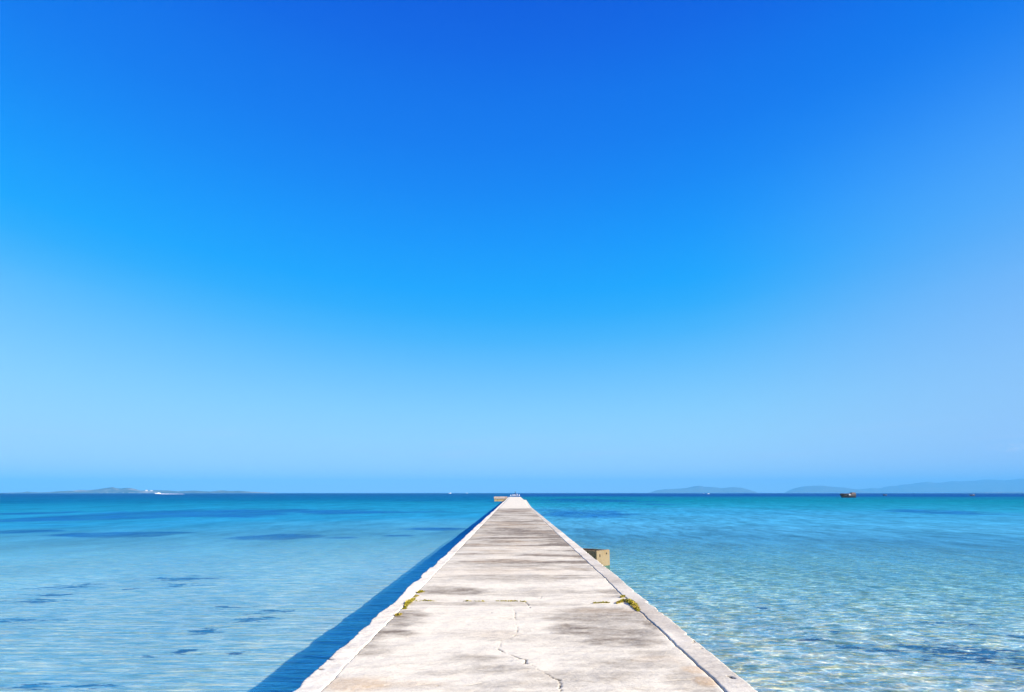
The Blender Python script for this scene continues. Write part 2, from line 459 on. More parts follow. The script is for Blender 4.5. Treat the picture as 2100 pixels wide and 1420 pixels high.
CRACKS = [
    ([(1053, 1249), (1056, 1258), (1055, 1266), (1060, 1272), (1056, 1280), (1062, 1287), (1060, 1296), (1057, 1303)], .005, .65),
    ([(1057, 1303), (1046, 1309), (1028, 1312), (1026, 1320), (1023, 1331)], .004, .35),
    ([(1023, 1331), (1036, 1339), (1052, 1345), (1066, 1351), (1076, 1353), (1077, 1361), (1094, 1366), (1110, 1378), (1128, 1387), (1145, 1394), (1148, 1405), (1152, 1422)], .006, 1.0),
    ([(1145, 1394), (1190, 1397), (1240, 1404), (1310, 1414), (1350, 1424)], .004, .5),
    ([(1078, 1234), (1084, 1240), (1086, 1247)], .008, .9),
    ([(1078, 1199), (1083, 1204), (1090, 1209)], .008, .45), ([(1113, 1219), (1109, 1226), (1104, 1234)], .006, .4),
    ([(1190, 1262), (1188, 1262)], .012, .3), ([(1040, 1268), (1047, 1268)], .01, .9), ([(1055, 1303), (1062, 1303)], .012, 1.0), ([(1063, 1351), (1080, 1353)], .013, 1.0),
    ([(1075, 1361), (1081, 1363)], .016, 1.0), ([(1141, 1393), (1152, 1395)], .013, 1.0), ([(862, 1372), (870, 1373)], .008, .8), ([(1080, 1378), (1085, 1379)], .008, .8),
    ([(944, 1263), (948, 1263)], .006, .5), ([(1008, 1256), (1010, 1258)], .008, .5), ([(955, 1406), (990, 1402)], .010, .5), ([(857, 1406), (880, 1404)], .010, .5),
    ([(898, 1407), (901, 1408)], .010, .8), ([(1370, 1340), (1384, 1343)], .006, .5), ([(1350, 1398), (1420, 1394)], .008, .35), ([(1215, 1371), (1222, 1374)], .008, .6),
]


def blobs(X, Y, items, H=1.5, seed=0):
    v = np.zeros_like(X)
    wx = (fbm(X * 1.6, Y * 2.2, seed, 4, .6) - .5); wy = (fbm(X * 1.6 + 40, Y * 2.2, seed + 9, 4, .6) - .5)
    for (px_, py_, rx, ry, a) in items:
        cx, cy = plane(px_, py_, H); d = py_ - 1011
        sx, sy = rx / d * H * 1.0228, 1464 * H * ry / d ** 2
        e = np.hypot((X - cx + wx * sx * 1.1) / sx, (Y - cy + wy * sy * 1.1) / sy)
        v = np.maximum(v, a * sst(e, 1.35, .55))
    return v


def seg_dist(X, Y, pts, H=1.5, seed=0):
    best = np.full(X.shape, 9.0)
    P = [plane(a, b, H) for a, b in pts]
    wx = .02 * (vnoise(X * 14, Y * 14, seed + 70) - .5) + .014 * (vnoise(X * 40, Y * 40, seed + 71) - .5)
    wy = .03 * (vnoise(X * 14 + 9, Y * 14, seed + 72) - .5)
    for (ax_, ay_), (bx_, by_) in zip(P[:-1], P[1:]):
        ux, uy = bx_ - ax_, by_ - ay_; L = ux * ux + uy * uy + 1e-9
        t = np.clip(((X + wx - ax_) * ux + (Y + wy - ay_) * uy) / L, 0, 1)
        best = np.minimum(best, np.hypot(X + wx - ax_ - t * ux, Y + wy - ay_ - t * uy))
    return best


def deck_fields(X, Y):
    """stain, tan and crack amounts on the deck"""
    b = fbm(X * .55 + 3, Y * .95, 100, 5, .55)
    b2 = fbm(X * .28 + 8, Y * 1.9, 120, 4, .55)
    b3 = fbm(X * .5, Y * .16, 140, 4, .5)
    st = sst(b * .5 + b2 * .38 + b3 * .22, .48, .66) * .85
    right = .75 + .22 * X / 1.7
    st = st * np.clip(right, .4, 1.1)
    mid = sst(Y, 11, 16); st = st * (.5 + .5 * mid) + .16 * mid
    near = sst(Y, 11.6, 10.0) * sst(Y, 5.0, 5.6)
    st = st * (1 - .4 * near)
    st = np.clip(st + (.02 + .22 * sst(Y, 18, 26)) * mid, 0, 1); st = np.maximum(st, blobs(X, Y, STAIN, seed=200)) * (1 - blobs(X, Y, WHITE, seed=230))
    newer = sst(Y, 66, 72)
    st = st + (fbm(X * 1.1, Y * 5.5, 170, 5, .65) - .5) * .42 * (1 - newer)
    st = st * (1 - .9 * newer)
    st = np.clip(st + (fbm(X * 3, Y * 5, 160, 4, .6) - .5) * .35 + (fbm(X * 7, Y * 8, 165, 5, .72) - .5) * 1.2 * st, 0, 1)
    tn = blobs(X, Y, TAN, seed=260)
    tn = np.maximum(tn, .30 * sst(fbm(X * .45, Y * .5, 180, 5, .6), .55, .75) * mid * (1 - newer))
    ck = np.zeros_like(X)
    n = (Y > 4) & (Y < 13)
    if n.any():
        xs, ys = X[n], Y[n]; c = np.zeros_like(xs)
        brk = fbm(xs * 5, ys * 5, 300, 3)
        for k, (pts, wd, a) in enumerate(CRACKS):
            d = seg_dist(xs, ys, pts, seed=310 + k)
            ww = wd * (.25 + .6 * brk)
            c = np.maximum(c, a * sst(d, ww * 1.9, ww * .7) * np.where(len(pts) > 2, sst(brk, .25, .5), 1))
        ck[n] = c
    return st, tn, ck


def spacing(a, b, s0, k):
    out = [a]
    while out[-1] < b:
        out.append(out[-1] + max(s0, k * max(out[-1], 0)))
    out[-1] = b
    return np.array(out)


def build_panel(name, y, ncol, fl, fr, z0, fields, mat, thick, rough, parent, label=None, inner=None):
    """A slab between two wandering side lines, with a rough top, cracks carved in, and side faces."""
    u = np.linspace(0, 1, ncol)
    xl, xrr = fl(y), fr(y)
    X = xl[:, None] + (xrr - xl)[:, None] * u[None]; Y = np.repeat(y[:, None], ncol, 1)
    st, tn, ck = fields(X, Y)
    Z = z0 + rough * ((fbm(X * 2.5, Y * 2.5, 400, 5, .6) - .5) * .022 + (fbm(X * .5, Y * .35, 420, 2) - .5) * .02) - ck * .012
    e = np.minimum(u, 1 - u)[None] * (xrr - xl)[:, None]
    Z = Z - .006 * np.clip(1 - e / .014, 0, 1) ** 2      # worn arrises
    r, c = X.shape
    co = np.stack([X, Y, Z], -1).reshape(-1, 3)
    i = np.arange(r * c).reshape(r, c)
    f = [np.stack([i[:-1, :-1], i[:-1, 1:], i[1:, 1:], i[1:, :-1]], -1).reshape(-1, 4)]
    rim = np.concatenate([i[0, :], i[1:, -1], i[-1, -2::-1], i[-2:0:-1, 0]])
    low = co[rim].copy(); low[:, 2] = z0 - thick
    j = len(co) + np.arange(len(rim))
    f.append(np.stack([rim, j, np.roll(j, -1), np.roll(rim, -1)], -1))
    me = raw_mesh(name, np.concatenate([co, low]), np.concatenate(f), True)
    col_ = rim % c
    joint_dark = np.ones(len(rim)) if inner is None else (col_ == (0 if inner > 0 else c - 1)) * 1.0   # shade of the joints painted into the lower rim colour
    for nm, v in (('stain', st), ('tan', tn), ('crack', ck)):
        attr(me, nm, np.concatenate([v.ravel(), v.ravel()[rim] if nm != 'crack' else joint_dark]))
    o = link(name, me, mat, parent)
    if label: o['label'] = label
    return o


joints = [-7.0, 10.02, 20.0, 30.2, 40.0, 50.1, 59.8, 69.4, 90, 110, 130, 150, 175, 200, 230, END]
for k, (a, b) in enumerate(zip(joints[:-1], joints[1:])):
    a2, b2 = a + .0006, b - .0006
    if k == 0:
        y = np.concatenate([np.linspace(a2, 5.2, 40), spacing(5.2, b2, .011, 0)[1:]]); nc = 270
    else:
        y = spacing(a2, b2, .013, .0012); nc = int(max(24, min(270, 2600 / a)))
    lab = None
    if a >= 69: lab = 'clean white newer deck slab'
    if k == 0: lab = 'cracked near deck slab with a large whitish patch'
    build_panel('deck_slab', y, nc, lambda q: joint_l(q) + gap_l(q) * .5, lambda q: joint_r(q) + np.where(q > 75, xr(q) - XR, 0) - gap_r(q) * .5, DECK, deck_fields, M_DECK, .14, 1.0, pier, lab)


def edge_fields(side):
    def f(X, Y):
        b = fbm(X * 1.2 + 9 * side, Y * .8, 500 + side, 5, .6)
        lo = .10 if side < 0 else .42
        st = np.clip(lo + (b - .5) * (1.1 if side > 0 else .9), 0, 1) * (1 - .7 * sst(Y, 66, 74))
        if side > 0: st = np.clip(st - .25 * sst(Y, 14, 19) * sst(Y, 30, 20) + .12 * sst(Y, 26, 36), 0, 1)
        tn = np.clip(.5 * sst(fbm(X * 2, Y * 1.1, 520 + side, 4), .55, .75), 0, 1) * (.35 if side < 0 else .6)
        ck = np.zeros_like(X)
        n = (Y > 4) & (Y < 13)
        if n.any():
            c = np.zeros(n.sum())
            for k, (pts, wd) in enumerate((([(1494, 1388), (1503, 1392)], .014), ([(1325, 1275), (1340, 1274)], .009), ([(1436, 1330), (1437, 1331)], .01), ([(1424, 1313), (1422, 1320)], .006),
                                           ([(672, 1352), (679, 1354)], .02), ([(654, 1372), (661, 1374)], .016))):
                c = np.maximum(c, sst(seg_dist(X[n], Y[n], pts, seed=540 + k), wd * 1.7, wd * .6))
            ck[n] = c * .9
        return st, tn, ck
    return f


ye = np.concatenate([np.linspace(-7, 5, 30), spacing(5.0, END + .2, .013, .0014)[1:]])
build_panel('edge_strip', ye, 22, left_edge, lambda q: joint_l(q) - gap_l(q) * .5, DECK + .003, edge_fields(-1), M_EDGE, .30, 1.6, pier, 'whitish edge strip with a chipped outer rim', -1)
build_panel('edge_strip', ye, 24, lambda q: joint_r(q) + np.where(q > 75, xr(q) - XR, 0) + gap_r(q) * .5, right_edge, DECK + .006, edge_fields(1), M_EDGE, .30, .9, pier, 'greyish edge strip behind a dark open joint', 1)

# the wall below the deck
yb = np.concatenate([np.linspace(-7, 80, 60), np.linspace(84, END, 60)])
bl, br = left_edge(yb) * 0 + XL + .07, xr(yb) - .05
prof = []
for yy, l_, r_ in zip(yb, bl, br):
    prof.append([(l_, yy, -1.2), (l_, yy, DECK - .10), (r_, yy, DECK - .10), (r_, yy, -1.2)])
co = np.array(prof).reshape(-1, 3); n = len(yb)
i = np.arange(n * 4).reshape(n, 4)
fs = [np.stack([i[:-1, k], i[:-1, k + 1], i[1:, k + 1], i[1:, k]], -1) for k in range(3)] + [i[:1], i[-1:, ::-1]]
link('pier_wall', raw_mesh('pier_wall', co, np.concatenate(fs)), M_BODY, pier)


# ------------------------------------------------------------------ moss and small plants in the joints
def make_moss_mat():
    m, g, out = material('moss')
    P = g.new('ShaderNodeNewGeometry').outputs['Position']
    n = g.noise(P, 30.0, 3, .6); n2 = g.noise(P, 6.0, 2, .6)
    c = g.mix(g.ss(n, .3, .7), (.17, .17, .010), (.40, .33, .05))
    c = g.mix(g.ss(n2, .5, .7), c, (.55, .38, .10))
    b = g.new('ShaderNodeBsdfPrincipled', {'Base Color': c, 'Roughness': .9, 'Specular IOR Level': .1})
    g.l.new(b.outputs[0], out.inputs[0])
    return m


M_MOSS = make_moss_mat()


def moss(poly_px, count, height, width, label, group=None, seed=1, taper=True):
    """Many short leaf blades scattered along a line of the photograph's pixels."""
    rnd = random.Random(seed)
    P = [plane(a, b, 1.5) for a, b in poly_px]
    L = [math.dist(p, q) for p, q in zip(P[:-1], P[1:])]; T = sum(L)
    cx = sum(p[0] for p in P) / len(P); cy = sum(p[1] for p in P) / len(P)
    co = []; f = []
    for k in range(count):
        t = rnd.random() * T; s = t / T; j = 0
        while j < len(L) - 1 and t > L[j]: t -= L[j]; j += 1
        a, b = P[j], P[j + 1]; e = t / max(L[j], 1e-6)
        env = math.sin(math.pi * min(1, max(0, s))) ** .6 if taper else 1
        env = max(.25, env)
        r = rnd.gauss(0, .42)
        if abs(r) > 1: r = rnd.uniform(-1, 1)
        ux, uy = (b[0] - a[0]) / max(L[j], 1e-6), (b[1] - a[1]) / max(L[j], 1e-6)
        x = a[0] + (b[0] - a[0]) * e - uy * r * width * env; y = a[1] + (b[1] - a[1]) * e + ux * r * width * env
        hh = height * env * (1 - r * r * .8) * rnd.uniform(.35, 1.0)
        an = rnd.uniform(0, 6.283); ln = rnd.uniform(.012, .024); wd = rnd.uniform(.006, .011)
        dx_, dy_ = math.cos(an), math.sin(an); up = rnd.uniform(.2, 1.1)
        base = Vector((x - cx, y - cy, DECK + .004 + hh - .01)); tip = base + Vector((dx_ * ln, dy_ * ln, ln * up)); mid = (base + tip) / 2 + Vector((0, 0, ln * .25))
        sd = Vector((-dy_, dx_, 0)) * wd
        n0 = len(co); co += [base, mid + sd, tip, mid - sd]; f.append((n0, n0 + 1, n0 + 2, n0 + 3))
        if k % 2 == 0:                          # a stem down to the deck
            n0 = len(co); g0 = Vector((x - cx, y - cy, DECK - .012)); co += [g0 - sd * .5, g0 + sd * .5, base + sd * .4, base - sd * .4]; f.append((n0, n0 + 1, n0 + 2, n0 + 3))
    me = raw_mesh('moss_clump', np.array([tuple(v) for v in co]), np.array(f))
    o = link('moss_clump', me, M_MOSS); o.location = (cx, cy, 0)
    tag(o, label, 'moss', group)
    return o


MG = 'moss clumps growing in the pier joints'
moss([(1264, 1238), (1278, 1233), (1290, 1234), (1299, 1241), (1305, 1249), (1309, 1255)], 1000, .036, .06, 'largest yellow green moss clump, where the cross joint meets the right edge strip', MG, 3)
moss([(850, 1228), (842, 1234), (834, 1241), (832, 1246)], 520, .028, .055, 'olive moss clump where the cross joint meets the left edge strip', MG, 4)
moss([(856, 1217), (868, 1214)], 160, .03, .06, 'small dry moss tuft beyond the olive clump on the left edge strip', MG, 5)
moss([(850, 1225), (858, 1223)], 80, .022, .04, 'tiny brown moss tuft just beyond the olive clump at the left joint', MG, 6)
moss([(826, 1250), (833, 1249)], 70, .02, .035, 'tiny green moss tuft just before the olive clump at the left joint', MG, 7)
moss([(812, 1264), (822, 1261)], 110, .022, .05, 'pale dry moss tuft nearest the camera on the left edge strip', MG, 8)
moss([(852, 1234), (872, 1233), (894, 1234)], 110, .012, .018, 'thin moss line in the cross joint beside the left olive clump', MG, 9)
moss([(950, 1233), (994, 1234)], 50, .006, .012, 'sparse dry moss line left of the middle in the cross joint', MG, 12)
moss([(1018, 1233), (1045, 1233), (1079, 1234)], 110, .006, .012, 'thin yellow moss line in the middle of the cross joint', MG, 10)
moss([(1216, 1237), (1250, 1236)], 110, .008, .014, 'thin moss line in the cross joint beside the largest clump', MG, 11)
moss([(1273, 1226), (1281, 1223)], 80, .025, .03, 'tiny orange moss tuft just beyond the largest clump', MG, 13)

# ------------------------------------------------------------------ concrete box in the water beside the pier
def box_bm(x0, x1, y0, y1, z0, z1, bm=None, bev=.0):
    bm = bm or bmesh.new()
    r = bmesh.ops.create_cube(bm, size=1.0, matrix=Matrix.Translation(((x0 + x1) / 2, (y0 + y1) / 2, (z0 + z1) / 2)) @ Matrix.Diagonal((x1 - x0, y1 - y0, z1 - z0, 1)))
    if bev:
        es = list({e for v in r['verts'] for e in v.link_edges})
        bmesh.ops.bevel(bm, geom=es, offset=bev, segments=2, affect='EDGES')
    return bm


M_HOLE, g, out = material('dark_hole')
b = g.new('ShaderNodeBsdfPrincipled', {'Base Color': (.03, .022, .012, 1), 'Roughness': 1.0}); g.l.new(b.outputs[0], out.inputs[0])

bxY = 24.6; bxX = (1222 - 1053) / 119.0 * 1.98 * 1.0228
bang = math.atan2(.65, .53)              # the lit side runs away to the right
bo = empty('concrete_box', (bxX, bxY, 0), bang)
tag(bo, 'open topped beige concrete box standing in the water beside the pier', 'box')
W1, W2, TH, TOP = .86, 1.25, .10, .53   # local +x along the lit side, +y along the shaded side (left)
from_bm('front_panel', box_bm(0, W1, 0, TH, -.9, TOP, bev=.012), M_BOX, bo)
from_bm('back_panel', box_bm(0, W1, W2 - TH, W2, -.9, TOP - .004, bev=.012), M_BOX, bo)
from_bm('side_panel', box_bm(0.002, TH, TH + .003, W2 - TH - .003, -.9, TOP - .002, bev=.010), M_BOX, bo)
from_bm('side_panel', box_bm(W1 - TH, W1 - .002, TH + .003, W2 - TH - .003, -.9, TOP - .01, bev=.010), M_BOX, bo)
from_bm('floor', box_bm(TH + .003, W1 - TH - .003, TH + .003, W2 - TH - .003, -.6, -.45), M_BOX, bo)
for (hx, hz, rr, hgt) in ((.20, .36, .028, 2.2), (.64, .41, .036, 1.0)):
    bm = bmesh.new()
    bmesh.ops.create_cone(bm, cap_ends=True, segments=14, radius1=rr, radius2=rr * .8, depth=.02,
                          matrix=Matrix.Translation((hx, -.002, hz)) @ Matrix.Diagonal((1, 1, hgt, 1)) @ Matrix.Rotation(R(90), 4, 'X'))
    from_bm('rust_hole', bm, M_HOLE, bo)

# ------------------------------------------------------------------ landing platform at the far end
PY = 208.0
pf = empty('landing_platform', (-4.4, PY, 0))
tag(pf, 'low brown concrete landing platform joined to the left side of the far pier end', 'platform')
from_bm('platform_slab', box_bm(-1.45, 2.55, 0, 7, .72, 1.38, bev=.05), M_FAR, pf)
bm = box_bm(-1.30, 2.5, .15, 6.8, -1.5, .60)
from_bm('platform_base', bm, make_concrete('algae_concrete', (.34, .26, .13), (.20, .16, .07), (.30, .22, .06), attrs=False), pf)
for k in range(4):
    from_bm('bearing_block', box_bm(-1.2 + k * .98, -.75 + k * .98, .25, 6.6, .597, .723), M_BODY, pf)

# ------------------------------------------------------------------ sea birds and post at the pier end
def simple_mat(name, col, rough=.7, var=.25, scale=3.0, metal=0.0):
    m, g, out = material(name)
    tcn = g.new('ShaderNodeTexCoord').outputs['Object']
    n = g.noise(tcn, scale, 4, .6)
    c = g.mix(n, tuple(v * (1 - var) for v in col), tuple(min(1, v * (1 + var)) for v in col))
    b = g.new('ShaderNodeBsdfPrincipled', {'Base Color': c, 'Roughness': rough, 'Specular IOR Level': .25, 'Metallic': metal})
    g.l.new(b.outputs[0], out.inputs[0])
    return m


M_FEATHER = simple_mat('white_feathers', (.82, .82, .82), .8, .05)
M_BEAK = simple_mat('yellow_beak', (.5, .3, .05)); M_LEG = simple_mat('dark_leg', (.05, .045, .04))


def loft(bm, rings):
    """Closed tube through rings (centre, radius across, radius up, axis angle in the x-z plane)."""
    prev = None; seg = 10
    for (c, ra, ru, an) in rings:
        vsn = []
        for k in range(seg):
            t = 2 * math.pi * k / seg
            lx, lz = -math.sin(an) * math.sin(t) * ru, math.cos(an) * math.sin(t) * ru
            vsn.append(bm.verts.new((c[0] + lx, c[1] + math.cos(t) * ra, c[2] + lz)))
        if prev:
            for k in range(seg): bm.faces.new((prev[k], prev[(k + 1) % seg], vsn[(k + 1) % seg], vsn[k]))
        else: bm.faces.new(vsn[::-1])
        prev = vsn
    bm.faces.new(prev)


def bird(loc, rz, scale, label):
    t = empty('seabird', loc, rz); t.scale = (scale,) * 3
    tag(t, label, 'bird', 'white seabirds on the pier end')
    bm = bmesh.new()
    loft(bm, [((-.34, 0, .30), .012, .008, -.3), ((-.22, 0, .34), .05, .03, -.3), ((-.10, 0, .38), .095, .085, -.2), ((.04, 0, .43), .115, .115, .2), ((.14, 0, .49), .09, .095, .8),
              ((.17, 0, .58), .05, .055, 1.4), ((.17, 0, .66), .042, .05, 1.4), ((.19, 0, .72), .055, .06, .7), ((.23, 0, .745), .048, .05, .2), ((.26, 0, .745), .02, .022, 0)])
    from_bm('body', bm, M_FEATHER, t, True)
    bm = bmesh.new(); loft(bm, [((.255, 0, .745), .016, .018, 0), ((.34, 0, .735), .004, .005, 0)]); from_bm('beak', bm, M_BEAK, t, True)
    for s in (-1, 1):
        bm = bmesh.new(); loft(bm, [((.0, s * .05, .36), .014, .014, 1.57), ((.02, s * .05, .17), .009, .009, 1.57), ((.0, s * .05, .012), .009, .009, 1.57), ((.05, s * .05, .006), .016, .005, 0)])
        from_bm('leg', bm, M_LEG, t, True)


BY = 259.0
for px_, rz, s, lab in ((1047.4, 1.4, .85, 'leftmost of the five white seabirds standing on the far pier end'),
                        (1052.0, -1.7, 1.0, 'white seabird second from the left on the far pier end'),
                        (1056.0, 1.75, .95, 'middle one of the five white seabirds on the far pier end'),
                        (1060.1, -1.4, 1.15, 'biggest white seabird, second from the right on the far pier end'),
                        (1064.6, 1.5, .95, 'rightmost of the five white seabirds standing on the far pier end')):
    bird((far(px_, BY), BY, DECK + .004), rz, s * 1.3, lab)
bm = bmesh.new()
bmesh.ops.create_cone(bm, cap_ends=True, segments=12, radius1=.13, radius2=.11, depth=1.9, matrix=Matrix.Translation((0, 0, .95)))
bmesh.ops.create_cone(bm, cap_ends=True, segments=12, radius1=.16, radius2=.16, depth=.12, matrix=Matrix.Translation((0, 0, 1.9)))
o = from_bm('mooring_post', bm, simple_mat('dark_iron', (.035, .04, .05)))
o.location = (far(1056.6, 261), 261.2, DECK - .02); tag(o, 'thin dark post standing behind the white seabirds at the pier end', 'post')

# ------------------------------------------------------------------ boats
M_DARK = simple_mat('tarred_hull', (.022, .016, .014), .6, .5, 1.0)
M_WOOD = simple_mat('weathered_wood', (.10, .065, .055), .8, .4, 2.0)
M_WHITE = simple_mat('white_paint', (.80, .80, .80), .35, .04)
M_GLASS = simple_mat('dark_window', (.03, .04, .05), .1, .1)
M_GREY = simple_mat('grey_engine', (.14, .14, .15), .5, .2)
M_SKIN = simple_mat('sun_tanned_skin', (.40, .24, .17), .7, .05); M_SHIRT = simple_mat('pale_shirt', (.42, .40, .42), .9, .1)


def hull_bm(L, B, D, z0=-.4, bow=.9, flare=.25, stern=.75, sheer=.25):
    """bow to -x; open dished top at the sheer line"""
    bm = bmesh.new(); N = 14; rows = []
    for k in range(N + 1):
        t = k / N; x = (t - .5) * L
        wd = B / 2 * min(1, (math.sin(min(1, t / .55) * math.pi / 2) ** .8)) * (1 - (1 - stern) * max(0, (t - .6) / .4) ** 1.5)
        wd = max(wd, .02)
        sh = D + sheer * ((1 - t) ** 2.2) * D + .12 * D * max(0, (t - .7) / .3) ** 2
        rake = -bow * (1 - t) ** 3
        row = []
        for (fw, fz) in ((0, 0), (.62, .08), (.85, .45), (1.0, 1.0)):
            z = z0 + (sh - z0) * fz
            row.append((x + rake * fz, wd * (fw if fz < 1 else 1) * (1 + flare * (fz - .5) * .5), z))
        rows.append(row)
    vv = []
    for row in rows:
        left = [bm.verts.new((x, y, z)) for x, y, z in row[::-1]]
        rgt = [bm.verts.new((x, -y, z)) for x, y, z in row[1:]]
        inner = [bm.verts.new((row[3][0], -row[3][1] * .82, row[3][2])), bm.verts.new((row[3][0], -row[3][1] * .75, row[3][2] - D * .3)),
                 bm.verts.new((row[3][0], row[3][1] * .75, row[3][2] - D * .3)), bm.verts.new((row[3][0], row[3][1] * .82, row[3][2]))]
        vv.append(left + rgt + inner)
    m = len(vv[0])
    for a, b in zip(vv[:-1], vv[1:]):
        for k in range(m): bm.faces.new((a[k], a[(k + 1) % m], b[(k + 1) % m], b[k]))
    bm.faces.new(vv[0][::-1]); bm.faces.new(vv[-1])
    return bm


def person_bm(h=1.1):
    """seated figure, one skin"""
    bm = bmesh.new()
    loft(bm, [((0, 0, 0), .17, .14, 1.57), ((.0, 0, .25), .17, .12, 1.57), ((0, 0, .5), .21, .12, 1.57), ((0, 0, .58), .12, .08, 1.57), ((0, 0, .64), .055, .06, 1.57), ((0, 0, .70), .07, .09, 1.57), ((0, 0, .80), .085, .10, 1.57), ((0, 0, .89), .05, .06, 1.57)])
    return bm


def boat(px_, Y, L, B, D, rz, name, label, dark, cat='boat', cabin=None, kw=None):
    t = empty(name, (far(px_, Y), Y, 0), rz); tag(t, label, cat)
    kw = kw or {}
    from_bm('hull', hull_bm(L, B, D, **kw), M_DARK if dark else M_WHITE, t, True)
    return t


# dark wooden fishing boat
Yb = 366.0
t = boat(1738.5, Yb, 7.2, 2.5, 1.95, R(4), 'fishing_boat', 'largest dark fishing boat with brown deck on the turquoise water', True, kw=dict(bow=.9, flare=.5, sheer=.06, stern=.9))
bm = bmesh.new()
bm2 = box_bm(-3.0, 2.9, -1.0, 1.0, 1.70, 1.80); from_bm('deck', bm2, M_WOOD, t); bm.free()
from_bm('gunwale', box_bm(-3.2, 3.3, -1.42, -1.24, 1.93, 2.12, box_bm(-3.2, 3.3, 1.24, 1.42, 1.93, 2.12), .03), M_WOOD, t)
from_bm('stern_cabin', box_bm(1.5, 3.5, -.9, .9, 1.80, 2.55, bev=.06), simple_mat('faded_pink_paint', (.20, .14, .13), .8, .2), t)
from_bm('cabin_roof', box_bm(1.4, 3.75, -1.0, 1.0, 2.553, 2.66, bev=.03), M_WOOD, t)
from_bm('rudder', box_bm(3.45, 3.9, -.08, .08, .4, 1.7, bev=.03), simple_mat('pale_blue_paint', (.35, .5, .55)), t)
from_bm('hatch_box', box_bm(-.55, .35, -1.6, -1.35, 1.2, 1.85, bev=.03), M_SHIRT, t)

# small dark boat with a person at the stern
Yb = 610.0
t = boat(1992, Yb, 4.0, 1.6, .85, R(6), 'dinghy', 'small dark open dinghy carrying a person in a pale shirt', True, kw=dict(bow=.7, flare=.5, sheer=.1))
from_bm('outboard_motor', box_bm(1.85, 2.15, -.16, .16, .4, 1.2, bev=.05), M_GREY, t)
from_bm('thwart', box_bm(.75, 1.15, -.6, .6, .58, .66), M_WOOD, t)
p = from_bm('person', person_bm(), M_SHIRT, None, True); p.location = (far(1992, Yb) + 1.0, Yb + .1, .66); p.scale = (1.25, 1.25, 1.1)
tag(p, 'person in a pale shirt sitting in the small dark dinghy', 'person')
bm = bmesh.new(); loft(bm, [((0, 0, .655), .06, .06, 1.57), ((0, 0, .72), .078, .098, 1.57), ((0, 0, .80), .088, .104, 1.57), ((0, 0, .90), .05, .06, 1.57)])
h = from_bm('hair', bm, M_DARK, p, True); h.scale = (1.06, 1.06, 1.0); h.location = (.015, 0, .012)

# tiny dark skiff
t = boat(1813.5, 640.0, 2.9, 1.3, .9, R(-5), 'skiff', 'tiny dark skiff between the large fishing boat and the dinghy', True, kw=dict(bow=.6, flare=.4))
from_bm('outboard_motor', box_bm(1.35, 1.65, -.15, .15, .4, 1.05, bev=.04), M_GREY, t)

# white motor cruiser with its wake
def cruiser(px_, Y, L, rz, label, group=None):
    k = L / 14.0
    t = empty('motorboat', (far(px_, Y), Y, 0), rz); t.scale = (k, k, k); tag(t, label, 'motorboat', group)
    from_bm('hull', hull_bm(13.5, 4.2, 1.75, bow=1.4, sheer=.3), M_WHITE, t, True)
    bm = box_bm(-2.6, 4.6, -1.6, 1.6, 1.5, 2.9, bev=.12)
    for v in bm.verts:
        if v.co.z > 2.5 and v.co.x < 0: v.co.x += .9
    from_bm('cabin', bm, M_WHITE, t)
    from_bm('window', box_bm(-1.7, 3.8, -1.63, 1.63, 2.1, 2.55), M_GLASS, t)
    bm = box_bm(-.6, 3.2, -1.3, 1.3, 2.902, 3.7, bev=.1)
    for v in bm.verts:
        if v.co.z > 3.3 and v.co.x < 0: v.co.x += .6
    from_bm('flying_bridge', bm, M_WHITE, t)
    return t


cruiser(323.5, 1420, 11.5, R(8), 'white motorboat speeding past the left island ahead of its wake')
M_FOAM, g, out = material('foam')
P = g.new('ShaderNodeNewGeometry').outputs['Position']
nf = g.noise(P, .6, 5, .7)
b = g.new('ShaderNodeBsdfPrincipled', {'Base Color': (.85, .88, .9, 1), 'Roughness': .9})
g.l.new(b.outputs[0], out.inputs[0])
rnd = random.Random(5)
bm = bmesh.new()
wx0 = far(328, 1420)
for k in range(260):                      # churned foam: low mounds of spray behind the stern
    s = rnd.random() ** 1.3; x = wx0 + 3 + s * 42; y = 1420 + s * 6 + rnd.gauss(0, 1.2 + 2 * s)
    r_ = rnd.uniform(.5, 1.5) * (1 - .5 * s); hgt = rnd.uniform(.25, .75) * (1.15 - .75 * s)
    bmesh.ops.create_icosphere(bm, subdivisions=1, radius=1, matrix=Matrix.Translation((x, y, 0)) @ Matrix.Diagonal((r_, r_, hgt, 1)))
o = from_bm('wake', bm, M_FOAM, None, True); tag(o, 'white foam wake behind the speeding motorboat', kind='stuff')
cruiser(922.8, 2300, 9.5, R(0), 'tiny white motorboat on the horizon left of the pier end')
cruiser(957.5, 3400, 8.0, R(10), 'fainter white motorboat on the horizon nearer the pier end')
cruiser(1452.5, 1500, 4.8, R(2), 'tiny white motorboat in front of the right hand island')
cruiser(1443.0, 2300, 4.0, R(-6), 'fainter tiny motorboat beside the one before the right hand island')

# ------------------------------------------------------------------ islands and hills in the haze
def land_mat(name, c1, c2, c3, sc_):
    m, g, out = material(name)
    P = g.new('ShaderNodeNewGeometry').outputs['Position']
    n = g.noise(P, sc_, 6, .65); n2 = g.noise(P, sc_ * .25, 4, .6)
    c = g.mix(g.ss(n, .35, .65), c1, c2); c = g.mix(g.m('MULTIPLY', g.ss(n2, .5, .65), .8), c, c3)
    b = g.new('ShaderNodeBsdfPrincipled', {'Base Color': c, 'Roughness': 1.0, 'Specular IOR Level': 0.0})
    g.l.new(b.outputs[0], out.inputs[0])
    return m


M_ISLE = land_mat('island_scrub', (.03, .042, .04), (.11, .12, .09), (.34, .30, .25), .02)
M_HILL = land_mat('hill_forest', (.07, .085, .08), (.11, .125, .11), (.09, .105, .09), .006)


